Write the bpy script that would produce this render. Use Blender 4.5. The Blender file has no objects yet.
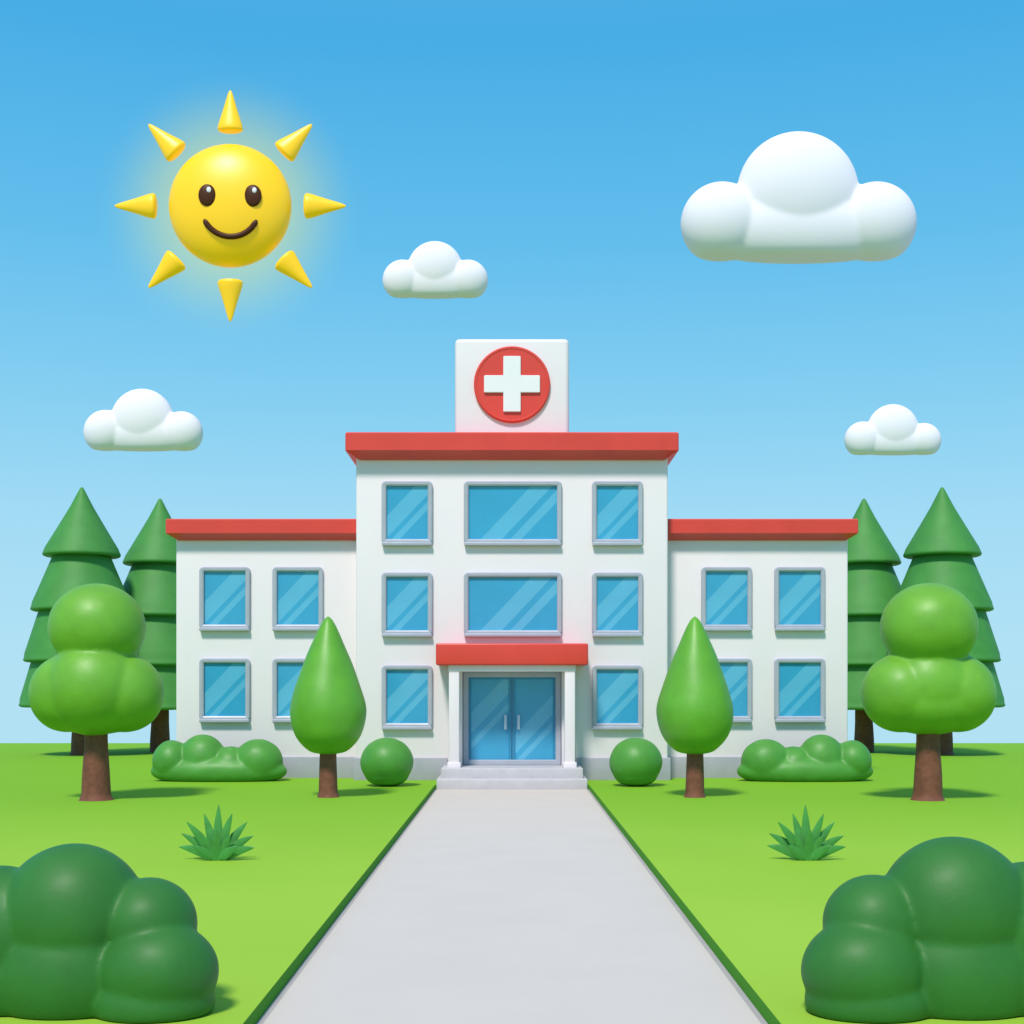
import bpy, bmesh, math, random
from mathutils import Vector, noise, Matrix
random.seed(4)
D = bpy.data
scene = bpy.context.scene
coll = scene.collection
R = math.radians

# ------------------------------------------------------------ materials
def mat(name, col, rough=0.5, var=0.06, nscale=2.0, bump=0.0, bscale=30.0, spec=0.4, coat=0.0, emit=None, es=0.0, sheen=0.0):
    m = D.materials.new(name); m.use_nodes = True
    nt = m.node_tree; b = nt.nodes["Principled BSDF"]
    b.inputs["Roughness"].default_value = rough
    b.inputs["Specular IOR Level"].default_value = spec
    b.inputs["Coat Weight"].default_value = coat
    b.inputs["Coat Roughness"].default_value = 0.35
    tc = nt.nodes.new("ShaderNodeTexCoord")
    n = nt.nodes.new("ShaderNodeTexNoise"); n.inputs["Scale"].default_value = nscale; n.inputs["Detail"].default_value = 6
    nt.links.new(tc.outputs["Object"], n.inputs["Vector"])
    r = nt.nodes.new("ShaderNodeValToRGB")
    r.color_ramp.elements[0].position = 0.3; r.color_ramp.elements[1].position = 0.7
    r.color_ramp.elements[0].color = tuple(c*(1-var) for c in col)+(1,)
    r.color_ramp.elements[1].color = tuple(min(1, c*(1+var)) for c in col)+(1,)
    nt.links.new(n.outputs["Fac"], r.inputs["Fac"])
    nt.links.new(r.outputs["Color"], b.inputs["Base Color"])
    if bump > 0:
        n2 = nt.nodes.new("ShaderNodeTexNoise"); n2.inputs["Scale"].default_value = bscale; n2.inputs["Detail"].default_value = 5
        nt.links.new(tc.outputs["Object"], n2.inputs["Vector"])
        bp = nt.nodes.new("ShaderNodeBump"); bp.inputs["Strength"].default_value = bump; bp.inputs["Distance"].default_value = 0.05
        nt.links.new(n2.outputs["Fac"], bp.inputs["Height"])
        nt.links.new(bp.outputs["Normal"], b.inputs["Normal"])
    if emit:
        b.inputs["Emission Color"].default_value = emit+(1,)
        b.inputs["Emission Strength"].default_value = es
    return m

M = dict(
 wall=mat("white_render", (0.83,0.735,0.76), 0.6, 0.015, 0.6, 0.08, 25, spec=0.25),
 plinth=mat("grey_plinth", (0.40,0.385,0.44), 0.7, 0.05, 2, 0.15, 20),
 red=mat("red_roof", (0.72,0.055,0.036), 0.4, 0.05, 1.0, 0.05, 12, coat=0.1),
 frame=mat("grey_frame", (0.41,0.42,0.49), 0.35, 0.04, 2),
 glass=mat("blue_glass", (0.045,0.34,0.57), 0.12, 0.06, 0.8, spec=0.5),
 glass_streak=mat("reflection_streak_glass", (0.11,0.43,0.64), 0.12, 0.05, 0.8, spec=0.5),  # paler glass for the reflection streaks painted onto the panes
 doorf=mat("blue_door_frame", (0.03,0.24,0.42), 0.35, 0.04, 2),
 step=mat("pale_stone", (0.54,0.505,0.53), 0.65, 0.05, 3, 0.15, 25),
 metal=mat("pale_handle", (0.50,0.62,0.72), 0.3, 0.02, 3),
 white=mat("white_paint", (0.86,0.81,0.82), 0.4, 0.01, 3),
 path=mat("concrete_path", (0.64,0.55,0.495), 0.85, 0.018, 0.7, 0.08, 40, spec=0.1),
 trunk=mat("brown_bark", (0.19,0.062,0.035), 0.7, 0.22, 5, 0.3, 14),
 leaf_mid=mat("green_foliage", (0.145,0.37,0.025), 0.48, 0.08, 1.4, 0.08, 16, coat=0.10),
 leaf_cyp=mat("bright_green_foliage", (0.115,0.35,0.022), 0.46, 0.08, 1.6, 0.08, 18, coat=0.12),
 leaf_pine=mat("pine_foliage", (0.058,0.25,0.042), 0.6, 0.08, 1.2, 0.10, 9),
 leaf_hedge=mat("hedge_foliage", (0.075,0.28,0.035), 0.5, 0.08, 2, 0.06, 16, coat=0.08),
 leaf_dark=mat("dark_bush_foliage", (0.030,0.155,0.024), 0.55, 0.08, 2.2, 0.05, 24, spec=0.3, coat=0.06),
 tuft=mat("grass_tuft_leaf", (0.065,0.28,0.055), 0.5, 0.15, 4),
 cloud=mat("cloud_white", (0.84,0.785,0.83), 0.95, 0.005, 0.3, spec=0.03),
 sun=mat("sun_yellow", (0.97,0.56,0.005), 0.4, 0.02, 0.5, coat=0.2, emit=(1.0,0.60,0.005), es=0.19),
 brown=mat("dark_brown_face", (0.075,0.02,0.004), 0.45, 0.02, 2, spec=0.2),
)

def ground_mat():
    m = D.materials.new("lawn_green"); m.use_nodes = True
    nt = m.node_tree; b = nt.nodes["Principled BSDF"]
    b.inputs["Roughness"].default_value = 0.85; b.inputs["Specular IOR Level"].default_value = 0.12
    tc = nt.nodes.new("ShaderNodeTexCoord")
    n = nt.nodes.new("ShaderNodeTexNoise"); n.inputs["Scale"].default_value = 0.12; n.inputs["Detail"].default_value = 4
    nt.links.new(tc.outputs["Object"], n.inputs["Vector"])
    r = nt.nodes.new("ShaderNodeValToRGB")
    r.color_ramp.elements[0].position = 0.3; r.color_ramp.elements[0].color = (0.30,0.50,0.040,1)
    r.color_ramp.elements[1].position = 0.7; r.color_ramp.elements[1].color = (0.34,0.54,0.052,1)
    nt.links.new(n.outputs["Fac"], r.inputs["Fac"])
    # shading painted into the lawn colour, deeper green towards the building
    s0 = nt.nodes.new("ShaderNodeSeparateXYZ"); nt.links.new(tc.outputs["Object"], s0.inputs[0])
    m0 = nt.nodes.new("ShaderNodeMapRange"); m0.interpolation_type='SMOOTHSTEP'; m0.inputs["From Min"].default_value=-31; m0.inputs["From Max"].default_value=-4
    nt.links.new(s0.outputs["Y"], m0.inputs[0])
    lawn_shade = nt.nodes.new("ShaderNodeMixRGB"); lawn_shade.inputs[2].default_value=(0.205,0.435,0.022,1)
    nt.links.new(m0.outputs[0], lawn_shade.inputs[0]); nt.links.new(r.outputs[0], lawn_shade.inputs[1])
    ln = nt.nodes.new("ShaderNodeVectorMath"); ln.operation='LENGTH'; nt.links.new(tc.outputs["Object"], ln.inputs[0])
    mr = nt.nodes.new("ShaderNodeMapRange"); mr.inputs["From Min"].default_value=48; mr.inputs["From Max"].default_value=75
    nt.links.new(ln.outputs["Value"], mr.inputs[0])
    far = nt.nodes.new("ShaderNodeMixRGB"); far.inputs[2].default_value=(0.42,0.39,0.38,1)  # unseen outer ground greyed to cut green bounce on walls and clouds
    nt.links.new(mr.outputs[0], far.inputs[0]); nt.links.new(lawn_shade.outputs[0], far.inputs[1])
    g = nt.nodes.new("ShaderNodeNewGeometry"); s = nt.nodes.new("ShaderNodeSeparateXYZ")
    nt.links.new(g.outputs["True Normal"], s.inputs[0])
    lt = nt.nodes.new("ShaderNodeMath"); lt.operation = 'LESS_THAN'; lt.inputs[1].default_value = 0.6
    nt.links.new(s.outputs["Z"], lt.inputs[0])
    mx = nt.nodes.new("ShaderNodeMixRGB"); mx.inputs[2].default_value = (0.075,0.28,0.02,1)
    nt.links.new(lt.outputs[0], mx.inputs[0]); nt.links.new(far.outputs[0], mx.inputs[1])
    nt.links.new(mx.outputs[0], b.inputs["Base Color"])
    n2 = nt.nodes.new("ShaderNodeTexNoise"); n2.inputs["Scale"].default_value = 25; n2.inputs["Detail"].default_value = 4
    nt.links.new(tc.outputs["Object"], n2.inputs["Vector"])
    bp = nt.nodes.new("ShaderNodeBump"); bp.inputs["Strength"].default_value = 0.12; bp.inputs["Distance"].default_value = 0.03
    nt.links.new(n2.outputs["Fac"], bp.inputs["Height"]); nt.links.new(bp.outputs["Normal"], b.inputs["Normal"])
    return m

# ------------------------------------------------------------ helpers
def add(name, me, mats, parent=None, loc=(0,0,0), smooth=True, label=None):
    o = D.objects.new(name, me); coll.objects.link(o)
    o.location = loc
    if parent: o.parent = parent
    for k in mats if isinstance(mats,(list,tuple)) else [mats]:
        me.materials.append(k)
    if smooth:
        for p in me.polygons: p.use_smooth = True
    if label: o["label"] = label
    return o

def thing(name, loc, label, cat, group=None):
    e = D.objects.new(name, None); coll.objects.link(e); e.location = loc
    e.empty_display_size = 0.3
    e["label"] = label; e["category"] = cat
    if group: e["group"] = group
    return e

def from_bm(bm, name):
    me = D.meshes.new(name); bm.normal_update(); bm.to_mesh(me); bm.free(); return me

def box(bm, x0,x1,y0,y1,z0,z1, bev=0.03, seg=3):
    r = bmesh.ops.create_cube(bm, size=1.0)
    vs = r["verts"]
    for v in vs:
        v.co = Vector((x0+(v.co.x+.5)*(x1-x0), y0+(v.co.y+.5)*(y1-y0), z0+(v.co.z+.5)*(z1-z0)))
    if bev > 0:
        es = list({e for v in vs for e in v.link_edges})
        bmesh.ops.bevel(bm, geom=es, offset=bev, segments=seg, affect='EDGES', profile=0.5)

def boxmesh(name, *bs):
    bm = bmesh.new()
    for b in bs: box(bm, *b)
    return from_bm(bm, name)

def rrect(w, h, r, n=5):
    r = max(0.004, min(r, w/2-.001, h/2-.001)); pts = []
    for cx,cz,a0 in ((w/2-r,h/2-r,0),(-w/2+r,h/2-r,90),(-w/2+r,-h/2+r,180),(w/2-r,-h/2+r,270)):
        for i in range(n+1):
            a = R(a0+90*i/n); pts.append((cx+r*math.cos(a), cz+r*math.sin(a)))
    return pts

def sweep(bm, w, h, r, profile, plane='XZ', cap0=False, cap1=False, cx=0, cz=0):
    loops = []
    for o,d in profile:
        vs = []
        for a,b in rrect(w-2*o, h-2*o, r-o):
            vs.append(bm.verts.new((a+cx, d, b+cz) if plane=='XZ' else (a+cx, b+cz, d)))
        loops.append(vs)
    n = len(loops[0])
    for A,B in zip(loops, loops[1:]):
        for i in range(n):
            j = (i+1)%n
            bm.faces.new((A[i],A[j],B[j],B[i]))
    if cap0: bm.faces.new(loops[0][::-1])
    if cap1: bm.faces.new(loops[-1])
    bmesh.ops.recalc_face_normals(bm, faces=bm.faces[:])
    return loops

def auto(o, ang=35):
    for p in o.data.polygons: p.use_smooth = True
    try: o.data.set_sharp_from_angle(angle=R(ang))
    except Exception: pass

def lathe(name, prof, seg=48, sy=1.0, wob=0.0, seed=0):
    bm = bmesh.new(); rings = []
    for r,z in prof:
        if r < 1e-5: rings.append([bm.verts.new((0,0,z))])
        else: rings.append([bm.verts.new((r*math.cos(2*math.pi*i/seg), sy*r*math.sin(2*math.pi*i/seg), z)) for i in range(seg)])
    for A,B in zip(rings, rings[1:]):
        for i in range(seg):
            j = (i+1)%seg
            if len(A)==1 and len(B)==1: break
            if len(A)==1: bm.faces.new((A[0],B[i],B[j]))
            elif len(B)==1: bm.faces.new((A[i],B[0],A[j]))
            else: bm.faces.new((A[i],B[i],B[j],A[j]))
    if len(rings[0])>1: bm.faces.new(rings[0])
    if len(rings[-1])>1: bm.faces.new(rings[-1])
    bmesh.ops.recalc_face_normals(bm, faces=bm.faces[:])
    if wob:
        for v in bm.verts:
            k = noise.noise(v.co*0.9+Vector((seed,seed,0)))
            v.co.x *= 1+wob*k; v.co.y *= 1+wob*k
    return from_bm(bm, name)

def smoothprof(pts, n=8):
    out = []
    P = [Vector((a,b)) for a,b in pts]
    for i in range(len(P)-1):
        p0=P[max(i-1,0)];p1=P[i];p2=P[i+1];p3=P[min(i+2,len(P)-1)]
        for k in range(n):
            t=k/n
            q=0.5*((2*p1)+(p2-p0)*t+(2*p0-5*p1+4*p2-p3)*t*t+(3*p1-p0-3*p2+p3)*t**3)
            out.append((max(q.x,0),q.y))
    out.append((P[-1].x,P[-1].y))
    return out

def blob(name, lobes, voxel, smooth=6, floor=None, soft=0.1, amp=0.0, nfreq=1.5):
    bm = bmesh.new()
    for (x,y,z,rx,ry,rz) in lobes:
        r = bmesh.ops.create_icosphere(bm, subdivisions=5, radius=1.0)
        for v in r["verts"]:
            c = v.co; v.co = Vector((x+c.x*rx, y+c.y*ry, z+c.z*rz))
    me = from_bm(bm, name+"_tmp")
    o = D.objects.new("tmp", me); coll.objects.link(o)
    md = o.modifiers.new("r",'REMESH'); md.mode='VOXEL'; md.voxel_size=voxel
    if smooth:
        ms = o.modifiers.new("s",'SMOOTH'); ms.factor=0.5; ms.iterations=smooth
    bpy.context.view_layer.update()
    dg = bpy.context.evaluated_depsgraph_get()
    me2 = D.meshes.new_from_object(o.evaluated_get(dg)); me2.name = name
    D.objects.remove(o); D.meshes.remove(me)
    if floor is not None:
        for v in me2.vertices:
            t = (v.co.z-floor)/soft
            v.co.z = floor + soft*(math.log1p(math.exp(t)) if t<20 else t)
    if amp:
        ns = [v.normal.copy() for v in me2.vertices]
        for v,nn in zip(me2.vertices, ns):
            v.co += nn*amp*noise.fractal(v.co*nfreq, 0.8, 2.0, 3)
    me2.update()
    return me2

def copy_tree(src, loc, mirror=False, label=None):
    n = src.copy(); coll.objects.link(n); n.location = loc
    if mirror: n.rotation_euler[2] = math.pi
    if label: n["label"] = label
    for c in src.children:
        k = c.copy(); coll.objects.link(k); k.parent = n
        for cc in c.children:
            kk = cc.copy(); coll.objects.link(kk); kk.parent = k
    return n

# ------------------------------------------------------------ ground and path
W = 2.6
bm = bmesh.new()
xs = [-900,-200,-60,-30,-15,-8,-W-.012,-W,W,W+.012,8,15,30,60,200,900]
ys = [-120,-60,-45,-35,-25,-15,-8,-2.52,-2.5,0,6,14,25,34,38,42,60,120,400,1500]
def gz(x,y):
    z = 0.0
    if y > 36: z = -0.075*(y-36)
    if y <= -2.52 and abs(x) <= W+.001: z = -0.19
    return z
G = [[bm.verts.new((x,y,gz(x,y))) for x in xs] for y in ys]
for j in range(len(ys)-1):
    for i in range(len(xs)-1):
        bm.faces.new((G[j][i],G[j][i+1],G[j+1][i+1],G[j+1][i]))
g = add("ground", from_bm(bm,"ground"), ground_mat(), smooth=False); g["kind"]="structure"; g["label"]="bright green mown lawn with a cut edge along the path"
bm = bmesh.new()
N=30
vs=[[bm.verts.new((x,-120+117.45*i/N,-0.15)) for x in (-W+.001,-W+.07,W-.07,W-.001)] for i in range(N+1)]
for i in range(N):
    for k in range(3):
        f=bm.faces.new((vs[i][k],vs[i][k+1],vs[i+1][k+1],vs[i+1][k]))
        f.material_index = 0 if k==1 else 1
M['edge']=mat("path_edge_grey",(0.42,0.375,0.37),0.8,0.05,2)
p = add("path", from_bm(bm,"path"), [M['path'],M['edge']], smooth=False); p["kind"]="structure"; p["label"]="pale grey concrete path leading to the entrance steps"

# ------------------------------------------------------------ hospital
H = thing("hospital",(0,0,0),"white hospital building with red roof slabs and blue windows","hospital")

def flat(o):
    auto(o,30); return o
flat(add("wall", boxmesh("wall",(-5.57,5.57,0,12,-.1,11.6,.07,4)), M['wall'], H, label="white three storey central block"))
for sx in (-1,1):
    a,b = sorted((sx*5.3, sx*12.29))
    flat(add("wing_wall", boxmesh("wing_wall",(a,b,1.2,11,-.1,8.85,.07,4)), M['wall'], H, label="white two storey side wing"))

def roof(name,x0,x1,y0,y1,zt,zf,zb,ov):
    bm = bmesh.new()
    sweep(bm,x1-x0,y1-y0,.06,[(ov,zb),(0,zf),(0,zt-.05),(.05,zt)],'XY',True,True,(x0+x1)/2,(y0+y1)/2)
    return flat(add(name, from_bm(bm,name), M['red'], H))
r=roof("roof",-5.89,5.89,-.6,12.6,12.32,11.68,11.42,.45); r["label"]="red overhanging slab roof of the central block"
for sx in (-1,1):
    a,b = sorted((sx*5.0, sx*12.56))
    r=roof("roof",a,b,.72,11.5,9.42,8.90,8.68,.36); r["label"]="red slab roof of a side wing"
flat(add("plinth", boxmesh("plinth",(-5.66,-2.30,-.09,.5,-.05,.80,.03,3)), M['plinth'], H))
flat(add("plinth", boxmesh("plinth",(2.30,5.66,-.09,.5,-.05,.80,.03,3)), M['plinth'], H))
for sx in (-1,1):
    a,b = sorted((sx*5.4, sx*12.36))
    flat(add("plinth", boxmesh("plinth",(a,b,1.11,8,-.05,.78,.03,3)), M['plinth'], H))

# windows
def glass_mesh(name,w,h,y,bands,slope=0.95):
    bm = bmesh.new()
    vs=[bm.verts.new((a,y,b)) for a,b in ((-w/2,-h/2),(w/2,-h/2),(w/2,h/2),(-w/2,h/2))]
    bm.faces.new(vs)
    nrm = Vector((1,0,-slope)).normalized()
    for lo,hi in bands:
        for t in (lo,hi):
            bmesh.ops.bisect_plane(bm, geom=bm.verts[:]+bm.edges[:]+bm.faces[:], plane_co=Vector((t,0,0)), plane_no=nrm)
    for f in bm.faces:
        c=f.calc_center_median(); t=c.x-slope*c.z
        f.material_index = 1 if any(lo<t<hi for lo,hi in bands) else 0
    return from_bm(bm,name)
def make_window(w,h,bands):
    bm=bmesh.new()
    sweep(bm,w,h,.16,[(0,.02),(0,-.10),(.035,-.14),(.12,-.14),(.17,-.11),(.17,.02)])
    fm=from_bm(bm,"frame")
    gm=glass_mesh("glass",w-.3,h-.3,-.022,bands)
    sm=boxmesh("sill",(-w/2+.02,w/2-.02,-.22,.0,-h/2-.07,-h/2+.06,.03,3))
    fm.materials.append(M['frame']); gm.materials.append(M['glass']); gm.materials.append(M['glass_streak']); sm.materials.append(M['frame'])
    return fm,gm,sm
def place_window(parts,x,y,z):
    fm,gm,sm=parts
    e=D.objects.new("window",None); coll.objects.link(e); e.parent=H; e.location=(x,y,z); e.empty_display_size=.2
    for nm,me in (("frame",fm),("glass",gm),("sill",sm)):
        o=D.objects.new(nm,me); coll.objects.link(o); o.parent=e
        if nm!="glass": flat(o)
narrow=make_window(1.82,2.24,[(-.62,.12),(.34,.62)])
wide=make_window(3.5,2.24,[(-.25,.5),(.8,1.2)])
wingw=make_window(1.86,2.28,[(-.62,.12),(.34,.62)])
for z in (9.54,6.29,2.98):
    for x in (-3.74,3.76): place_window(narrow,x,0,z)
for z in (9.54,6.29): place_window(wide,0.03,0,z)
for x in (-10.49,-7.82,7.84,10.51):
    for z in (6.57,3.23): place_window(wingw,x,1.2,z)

# sign block
S=flat(add("sign_block", boxmesh("sign_block",(-2.05,2.05,.3,1.7,12.25,15.85,.16,6)), M['wall'], H, label="white rounded block carrying the cross emblem"))
def discmesh(name,r,y0,y1,bev):
    bm=bmesh.new(); n=72; loops=[]
    for rr,yy in ((r,y0),(r,y1+bev),(r-bev,y1),(r-bev*2.2,y1),(r-bev*2.8,y1+.02)):
        loops.append([bm.verts.new((rr*math.cos(2*math.pi*i/n),yy,rr*math.sin(2*math.pi*i/n))) for i in range(n)])
    for A,B in zip(loops,loops[1:]):
        for i in range(n): bm.faces.new((A[i],A[(i+1)%n],B[(i+1)%n],B[i]))
    bm.faces.new(loops[-1]); bmesh.ops.recalc_face_normals(bm,faces=bm.faces[:])
    return from_bm(bm,name)
flat(add("red_disc", discmesh("red_disc",1.37,.32,.16,.04), M['red'], S, (0,0,14.17)))
def cross():
    a,t=1.0,.31
    P=[(-t,-a),(t,-a),(t,-t),(a,-t),(a,t),(t,t),(t,a),(-t,a),(-t,t),(-a,t),(-a,-t),(-t,-t)]
    bm=bmesh.new(); f=bm.faces.new([bm.verts.new((x,.19,z)) for x,z in P])
    r=bmesh.ops.extrude_face_region(bm,geom=[f]); 
    vs=[v for v in r["geom"] if isinstance(v,bmesh.types.BMVert)]
    for v in vs: v.co.y=.09
    bmesh.ops.recalc_face_normals(bm,faces=bm.faces[:])
    bmesh.ops.bevel(bm,geom=[e for e in bm.edges],offset=.02,segments=2,affect='EDGES')
    return from_bm(bm,"cross")
flat(add("cross", cross(), M['white'], S, (0,0,14.17)))

# entrance
C=flat(add("entrance_canopy", boxmesh("entrance_canopy",(-2.62,2.62,-1.9,.1,4.07,4.82,.06,4)), M['red'], H, label="red canopy slab above the entrance"))
flat(add("beam", boxmesh("beam",(-2.2,2.2,-1.72,.05,3.86,4.10,.02,2)), M['wall'], H))
for sx in (-1,1):
    a,b=sorted((sx*1.82,sx*2.18))
    flat(add("column", boxmesh("column",(a,b,-1.7,-1.32,.5,3.9,.03,3),(a-.05,b+.05,-1.75,-1.27,.5,.72,.02,2)), M['wall'], H))
    a,b=sorted((sx*1.76,sx*2.16))
    flat(add("pilaster", boxmesh("pilaster",(a,b,-.35,.05,.5,3.9,.02,2)), M['wall'], H))
bm=bmesh.new(); sweep(bm,3.5,3.34,.05,[(0,.05),(0,-.14),(.03,-.17),(.17,-.17),(.20,-.14),(.20,.05)],cz=2.2)
flat(add("door_surround", from_bm(bm,"door_surround"), M['frame'], H))
for sx in (-1,1):
    d=D.objects.new("door",None); coll.objects.link(d); d.parent=H; d.location=(sx*.785,-.02,2.17)
    bm=bmesh.new(); sweep(bm,1.55,3.06,.03,[(0,.02),(0,-.05),(.015,-.065),(.09,-.065),(.10,-.05),(.10,.02)])
    fo=flat(add("door_frame", from_bm(bm,"door_frame"), M['doorf'], d))
    go=add("glass", glass_mesh("door_glass",1.4,2.9,-.01,[(-.9,-.2),(.1,.35)] if sx<0 else [(-.15,.5),(.75,1.0)]), [M['glass'],M['glass_streak']], d, smooth=False)
    hx=-sx*.55; q=-.36
    flat(add("handle", boxmesh("handle",(hx-.045,hx+.045,-.15,-.10,.0+q,.52+q,.02,3),(hx-.03,hx+.03,-.11,0,.04+q,.10+q,.005,1),(hx-.03,hx+.03,-.11,0,.42+q,.48+q,.005,1)), M['metal'], d))
flat(add("steps", boxmesh("steps",(-2.56,2.56,-2.6,.1,-.17,.20,.035,3),(-2.43,2.43,-2.2,.12,.1,.54,.035,3)), M['step'], H, label="two pale stone entrance steps"))

# ------------------------------------------------------------ trees
def trunkmesh(h,r0,r1,name="trunk"):
    return lathe(name, smoothprof([(r0*1.35,-.05),(r0*1.08,.12),(r0,.5),(r1*1.02,h*.7),(r1,h)],5), 32, 1, .08, 3)

T=thing("round_tree",(-12.18,-9,0),"green broadleaf tree with stacked rounded crown on brown trunk","tree","round trees on the lawn")
add("trunk", trunkmesh(2.9,.40,.32), M['trunk'], T)
cr=blob("crown",[(0,-.1,3.28,1.38,1.35,1.40),(-.86,.05,3.12,1.09,1.1,1.14),(.86,.05,3.12,1.09,1.1,1.14),(0,0.1,5.06,1.40,1.3,1.29),(0,.0,2.85,1.55,1.2,.95)],.055,16,None,.1,.01,1.0)
add("crown", cr, M['leaf_mid'], T)
copy_tree(T,(12.18,-9,0),True)

T=thing("teardrop_tree",(-5.53,-7.9,0),"small teardrop shaped green tree with short brown trunk","tree","teardrop trees flanking the path")
add("trunk", trunkmesh(1.5,.27,.25), M['trunk'], T)
prof=smoothprof([(0,5.44),(.16,5.28),(.42,4.75),(.75,3.95),(1.02,3.15),(1.13,2.5),(1.0,1.85),(.62,1.42),(.25,1.30),(0,1.28)],10)
add("crown", lathe("crown",prof[::-1],64,1,.04,1), M['leaf_cyp'], T)
copy_tree(T,(5.50,-7.9,0),True)

T=thing("pine_tree",(-21.2,19,0),"tall conical green pine tree with layered skirts","tree","pine trees behind the hospital")
add("trunk", trunkmesh(3.6,.5,.42), M['trunk'], T)
def pine():
    bm=bmesh.new()
    for k,(r0,zt,r,zb) in enumerate([(0,13.2,1.86,9.85),(1.05,10.6,2.42,7.15),(1.75,8.0,2.75,4.65),(2.1,5.6,2.95,2.45)]):
        n=72; h=zt-zb
        pr=[(0.0,zt)] + ([(.07,zt-.03),(.13,zt-.14)] if r0==0 else [(r0,zt)])
        for t in (.3,.55,.8,.93): pr.append((r0+(r-r0)*t, zt-h*t*(.99-.03*t)))
        pr += [(r*.985,zb+.10),(r,zb+.03),(r*.985,zb-.05),(r*.94,zb-.09),(r*.5,zb+.0),(0,zb+.1)]
        rings=[]
        for rr,z in pr:
            if rr<1e-4: rings.append([bm.verts.new((0,0,z))])
            else: rings.append([bm.verts.new((rr*math.cos(2*math.pi*i/n),rr*math.sin(2*math.pi*i/n),z)) for i in range(n)])
        for A,B in zip(rings,rings[1:]):
            for i in range(n):
                j=(i+1)%n
                if len(A)==1: bm.faces.new((A[0],B[i],B[j]))
                elif len(B)==1: bm.faces.new((A[i],B[0],A[j]))
                else: bm.faces.new((A[i],B[i],B[j],A[j]))
    bmesh.ops.recalc_face_normals(bm,faces=bm.faces[:])
    return from_bm(bm,"crown")
add("crown", pine(), M['leaf_pine'], T)
copy_tree(T,(21.2,19,0),True)
copy_tree(T,(-18.1,22,-.15))
copy_tree(T,(18.1,22,-.15),True)

b=D.objects.new("round_shrub", blob("round_shrub",[(0,0,.80,.89,.85,.82),(0,0,.45,.76,.72,.5)],.05,4,0.0,.04,.012,1.5)); coll.objects.link(b)
b.location=(-4.19,-3.1,0); b.data.materials.append(M['leaf_hedge'])
for p_ in b.data.polygons: p_.use_smooth=True
b["label"]="clipped ball shaped green shrub beside the entrance steps"; b["category"]="shrub"; b["group"]="ball shrubs beside the entrance"
c=b.copy(); c.location=(4.15,-3.1,0); coll.objects.link(c)

me=blob("low_bush",[(-1.68,0,.70,.68,.7,.74),(-.60,.05,.74,.84,.75,.90),(1.38,0,.66,.88,.75,.82),(.40,0,.52,.72,.72,.70),(0,-.05,.34,2.42,.8,.62)],.045,12,0.0,.04,.008,1.5)
b=add("low_bush", me, M['leaf_hedge'], None, (-10.37,-.4,0)); b["label"]="low lumpy green bush along the white wing wall"; b["category"]="bush"; b["group"]="low bushes along the wings"
c=b.copy(); c.data=me.copy(); c.location=(10.37,-.4,0); coll.objects.link(c)
for v in c.data.vertices: v.co.x*=-1
c.data.flip_normals()

def bigbush(loc,lobes,lab):
    me=blob("large_bush",lobes,.028,12,0.0,.03,.004,1.5)
    b=add("large_bush", me, M['leaf_dark'], None, loc); b["label"]=lab; b["category"]="bush"; b["group"]="dark bushes at the lawn front"
bigbush((-4.2,-35.8,0),[(-.28,.12,.93,.74,.64,.74),(-.30,.1,.35,.80,.68,.75),(.50,.05,.86,.49,.48,.47),(.50,.0,.45,.48,.5,.5),(.66,-.18,.42,.60,.5,.50),(.60,-.15,.12,.62,.52,.4),(-1.05,.15,.72,.72,.6,.72),(-1.0,.15,.3,.72,.6,.6)],"large dark green rounded bush at the lawn edge")
bigbush((4.2,-35.8,0),[(.32,.12,.97,.77,.64,.77),(.32,.1,.35,.84,.68,.78),(-.52,.05,.87,.51,.48,.49),(-.52,0,.45,.50,.5,.5),(-.68,-.18,.43,.62,.5,.52),(-.62,-.15,.12,.64,.52,.4),(1.12,.15,.74,.72,.6,.74),(1.05,.15,.3,.72,.6,.6)],"large dark green rounded bush at the lawn edge")

def tuft(name,seed):
    rnd=random.Random(seed); bm=bmesh.new()
    spec=[(0,1.06,0),(-20,.92,.03),(21,.94,-.03),(-42,.92,-.06),(43,.9,.06),(-63,.84,.05),(64,.82,-.05),(-84,.76,.05),(84,.74,-.08),(-30,.56,-.16),(32,.58,-.17),(3,.62,-.2),(-62,.5,-.22),(63,.5,-.22)]
    for ang,L,yy in spec:
        a=R(ang*.88+rnd.uniform(-2,2)); n=10; prev=None
        pos=Vector((math.sin(a)*.05,yy*.4,0.0))
        for i in range(n+1):
            t=i/n
            aa=a*(0.72+.42*t)
            w=.092*(math.sin(math.pi*min(1,(t*.78+.22)))**.8)+.0005
            if i==n: w=.001
            dirv=Vector((math.sin(aa),yy*1.2,math.cos(aa))).normalized()
            side=Vector((math.cos(aa),0,-math.sin(aa)))
            if i: pos=pos+dirv*L/n
            q=[pos-side*w+Vector((0,.01,0)),pos+Vector((0,-.03*(1-t),0)),pos+side*w+Vector((0,.01,0)),pos+Vector((0,.035*(1-t),0))]
            cur=[bm.verts.new(v) for v in q]
            if prev:
                for k in range(4): bm.faces.new((prev[k],prev[(k+1)%4],cur[(k+1)%4],cur[k]))
            prev=cur
        bm.faces.new(prev)
    bmesh.ops.recalc_face_normals(bm,faces=bm.faces[:])
    for v in bm.verts:
        if v.co.z<0.0: v.co.z=0.0
    return from_bm(bm,name)
for i,x in enumerate((-5.6,5.6)):
    o=add("grass_tuft", tuft("grass_tuft",i), M['tuft'], None, (x,-23.4,0), smooth=False); auto(o,50)
    o["label"]="spiky green grass tuft growing on the lawn"; o["category"]="plant"; o["group"]="spiky grass tufts on the lawn"

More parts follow.
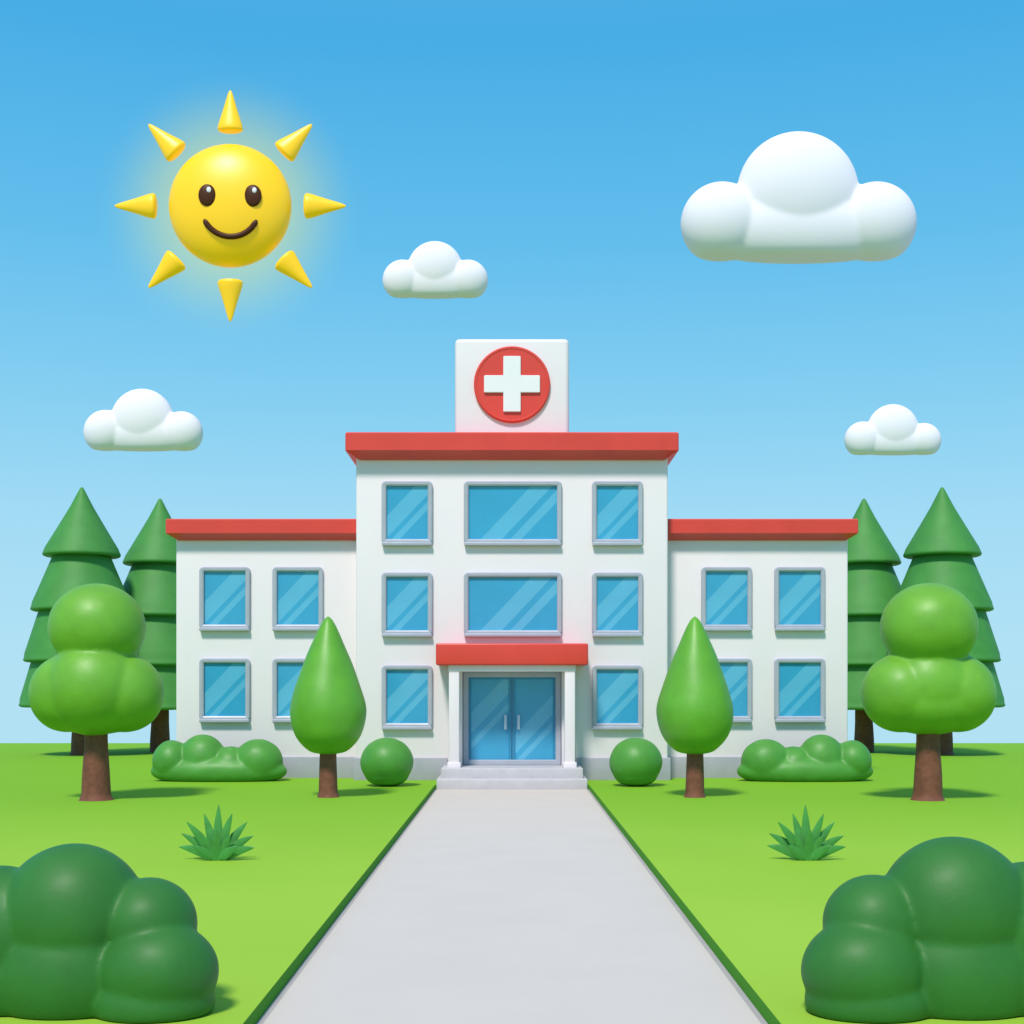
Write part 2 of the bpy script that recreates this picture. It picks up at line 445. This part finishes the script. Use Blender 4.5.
# ------------------------------------------------------------ clouds at y=50
def cloud(x,z,k,lab,dome,sl,sr):
    L=[]
    yd=dome[2]*.56
    L.append((dome[0],0,dome[1],dome[2]*1.01,yd,dome[2]*1.01))
    for dx,dz,r in (sl,sr): L.append((dx,0,dz,r*1.02,yd*.92,r*1.02))
    x0=sl[0]; x1=sr[0]; rb=min(sl[2],sr[2])*.80
    L.append(((x0+x1)/2,0,rb*.9,(x1-x0)/2+rb*.6,yd*.86,rb*1.3))
    me=blob("cloud",L,.045*k+.02,14,0.0,.10*k,0)
    o=add("cloud",me,M['cloud'],None,(x,50,z)); o["label"]=lab; o["category"]="cloud"; o["group"]="puffy clouds in the sky"
cloud(20.4,33.95,2.2,"large puffy white cloud with a flat base",(0,4.7,4.3),(-5.45,2.55,2.85),(5.55,2.55,2.85))
cloud(-5.5,31.25,1.0,"small puffy white cloud with a flat base",(0,2.0,1.95),(-2.3,1.2,1.42),(2.35,1.2,1.42))
cloud(-26.35,20.3,1.1,"small puffy white cloud with a flat base",(-.05,2.15,2.22),(-2.65,1.3,1.55),(2.75,1.25,1.5))
cloud(27.2,20.0,.9,"small puffy white cloud with a flat base",(0,1.75,1.82),(-2.15,1.05,1.28),(2.2,1.0,1.22))

# ------------------------------------------------------------ smiling sun (y=30)
SX=thing("sun",(-16.1,30,30.85),"smiling yellow sun with eight pointed rays","sun")
Rb=3.5; dy=.42
bm=bmesh.new(); bmesh.ops.create_uvsphere(bm,u_segments=96,v_segments=64,radius=Rb)
for v in bm.verts: v.co.y*=dy
add("body", from_bm(bm,"body"), M['sun'], SX)
def surf(x,z): return -dy*math.sqrt(max(0,Rb*Rb-x*x-z*z))
ox,oz=.26,-.5
def ellip(rx,ry,rz):
    bm=bmesh.new(); bmesh.ops.create_uvsphere(bm,u_segments=32,v_segments=20,radius=1)
    for v in bm.verts: v.co=Vector((v.co.x*rx,v.co.y*ry,v.co.z*rz))
    return from_bm(bm,"eye")
for sx in (-1,1):
    x,z=ox+sx*1.27,oz+.62
    e=add("eye", ellip(.5,.16,.62), M['brown'], SX, (x,surf(x,z),z))
    add("eye_glint", ellip(.13,.06,.16), M['white'], e, (.12,-.14,.26))
bm=bmesh.new(); prev=None; n=40
pts=[]
for i in range(n+1):
    a=R(-155+130*i/n)
    x=ox+1.62*math.cos(a); z=oz-.02+1.61*math.sin(a)
    pts.append(Vector((x,surf(x,z)-.02,z)))
for i,pnt in enumerate(pts):
    tng=(pts[min(i+1,n)]-pts[max(i-1,0)]).normalized(); u=tng.cross(Vector((0,1,0))).normalized(); w=tng.cross(u)
    k=min(i,n-i); rad=.165*(1 if k>2 else (.35,.75,.92)[k])
    cur=[bm.verts.new(pnt+rad*(math.cos(2*math.pi*j/12)*u+.8*math.sin(2*math.pi*j/12)*w)) for j in range(12)]
    if prev:
        for j in range(12): bm.faces.new((prev[j],prev[(j+1)%12],cur[(j+1)%12],cur[j]))
    else: bm.faces.new(cur)
    prev=cur
bm.faces.new(prev); bmesh.ops.recalc_face_normals(bm,faces=bm.faces[:])
add("mouth", from_bm(bm,"mouth"), M['brown'], SX)
rm=lathe("ray", smoothprof([(0,-.06),(.45,-.03),(.68,.06),(.70,.30),(.42,1.2),(.17,2.05),(.07,2.30),(0,2.36)],8), 36, .6)
rm.materials.append(M['sun'])
for p_ in rm.polygons: p_.use_smooth=True
for k in range(8):
    a=k*math.pi/4
    o=D.objects.new("ray",rm); coll.objects.link(o); o.parent=SX
    rr=4.25
    o.location=(rr*math.sin(a),0,rr*math.cos(a)); o.rotation_euler=(0,a,0)
hm=D.materials.new("sun_glow"); hm.use_nodes=True; nt=hm.node_tree; nt.nodes.clear()
out=nt.nodes.new("ShaderNodeOutputMaterial"); em=nt.nodes.new("ShaderNodeEmission"); em.inputs[0].default_value=(1.0,.62,.0,1)
ab=nt.nodes.new("ShaderNodeVolumeAbsorption"); ab.inputs["Color"].default_value=(1,.95,.25,1)
ads=nt.nodes.new("ShaderNodeAddShader")
tc=nt.nodes.new("ShaderNodeTexCoord"); ln=nt.nodes.new("ShaderNodeVectorMath"); ln.operation='LENGTH'
nt.links.new(tc.outputs["Object"],ln.inputs[0])
mr=nt.nodes.new("ShaderNodeMapRange"); mr.interpolation_type='SMOOTHSTEP'
mr.inputs["From Min"].default_value=2.0; mr.inputs["From Max"].default_value=8.4; mr.inputs["To Min"].default_value=.17; mr.inputs["To Max"].default_value=0
nt.links.new(ln.outputs["Value"],mr.inputs[0]); nt.links.new(mr.outputs[0],em.inputs[1])
ml=nt.nodes.new("ShaderNodeMath"); ml.operation='MULTIPLY'; ml.inputs[1].default_value=2.0
nt.links.new(mr.outputs[0],ml.inputs[0]); nt.links.new(ml.outputs[0],ab.inputs["Density"])
nt.links.new(em.outputs[0],ads.inputs[0]); nt.links.new(ab.outputs[0],ads.inputs[1]); nt.links.new(ads.outputs[0],out.inputs["Volume"])
bm=bmesh.new(); bmesh.ops.create_icosphere(bm,subdivisions=4,radius=8.5)
gl=add("glow", from_bm(bm,"glow"), hm, SX, (-.6,2.7,.95), label="soft yellow glow around the sun"); gl.scale=(1,.2,1)  # halo light put in as a self-lit volume behind the body

# ------------------------------------------------------------ light and sky
el,az=R(53),R(197)
sv=Vector((math.sin(az)*math.cos(el),math.cos(az)*math.cos(el),math.sin(el)))
L=D.lights.new("sunlight",'SUN'); L.energy=3.45; L.angle=R(9); L.color=(1,.955,.88)
lo=D.objects.new("sunlight",L); coll.objects.link(lo); lo.rotation_euler=(-sv).to_track_quat('-Z','Y').to_euler(); lo.location=(-20,-50,60)
w=D.worlds.new("World"); scene.world=w; w.use_nodes=True; nt=w.node_tree
bg=nt.nodes["Background"]; bg.inputs[1].default_value=1.0
sky=nt.nodes.new("ShaderNodeTexSky"); sky.sky_type='NISHITA'; sky.sun_disc=False; sky.sun_elevation=el; sky.sun_rotation=az
sc=nt.nodes.new("ShaderNodeVectorMath"); sc.operation='SCALE'; sc.inputs["Scale"].default_value=.09
nt.links.new(sky.outputs[0],sc.inputs[0])
tc=nt.nodes.new("ShaderNodeTexCoord"); sp=nt.nodes.new("ShaderNodeSeparateXYZ"); nt.links.new(tc.outputs["Generated"],sp.inputs[0])
rp=nt.nodes.new("ShaderNodeValToRGB"); e=rp.color_ramp.elements
e[0].position=0; e[0].color=(.46,.78,.94,1)
e[1].position=1; e[1].color=(.30,.46,.68,1)
for p_,c_ in ((.12,(.36,.72,.93)),(.20,(.235,.635,.905)),(.30,(.125,.53,.87)),(.42,(.062,.43,.81)),(.62,(.13,.42,.74))):
    q=e.new(p_); q.color=c_+(1,)
nt.links.new(sp.outputs["Z"],rp.inputs[0])
mx=nt.nodes.new("ShaderNodeMixRGB"); mx.inputs[0].default_value=.95
nt.links.new(sc.outputs[0],mx.inputs[1]); nt.links.new(rp.outputs[0],mx.inputs[2]); nt.links.new(mx.outputs[0],bg.inputs[0])

cam=D.cameras.new("camera"); co=D.objects.new("camera",cam); coll.objects.link(co)
co.location=(0,-50,3.25); co.rotation_euler=(R(90),0,0); cam.sensor_width=36; cam.lens=49.22; cam.shift_y=177/1024; cam.clip_end=5000
scene.camera=co
scene.view_settings.view_transform='Standard'; scene.view_settings.look='None'; scene.view_settings.exposure=0
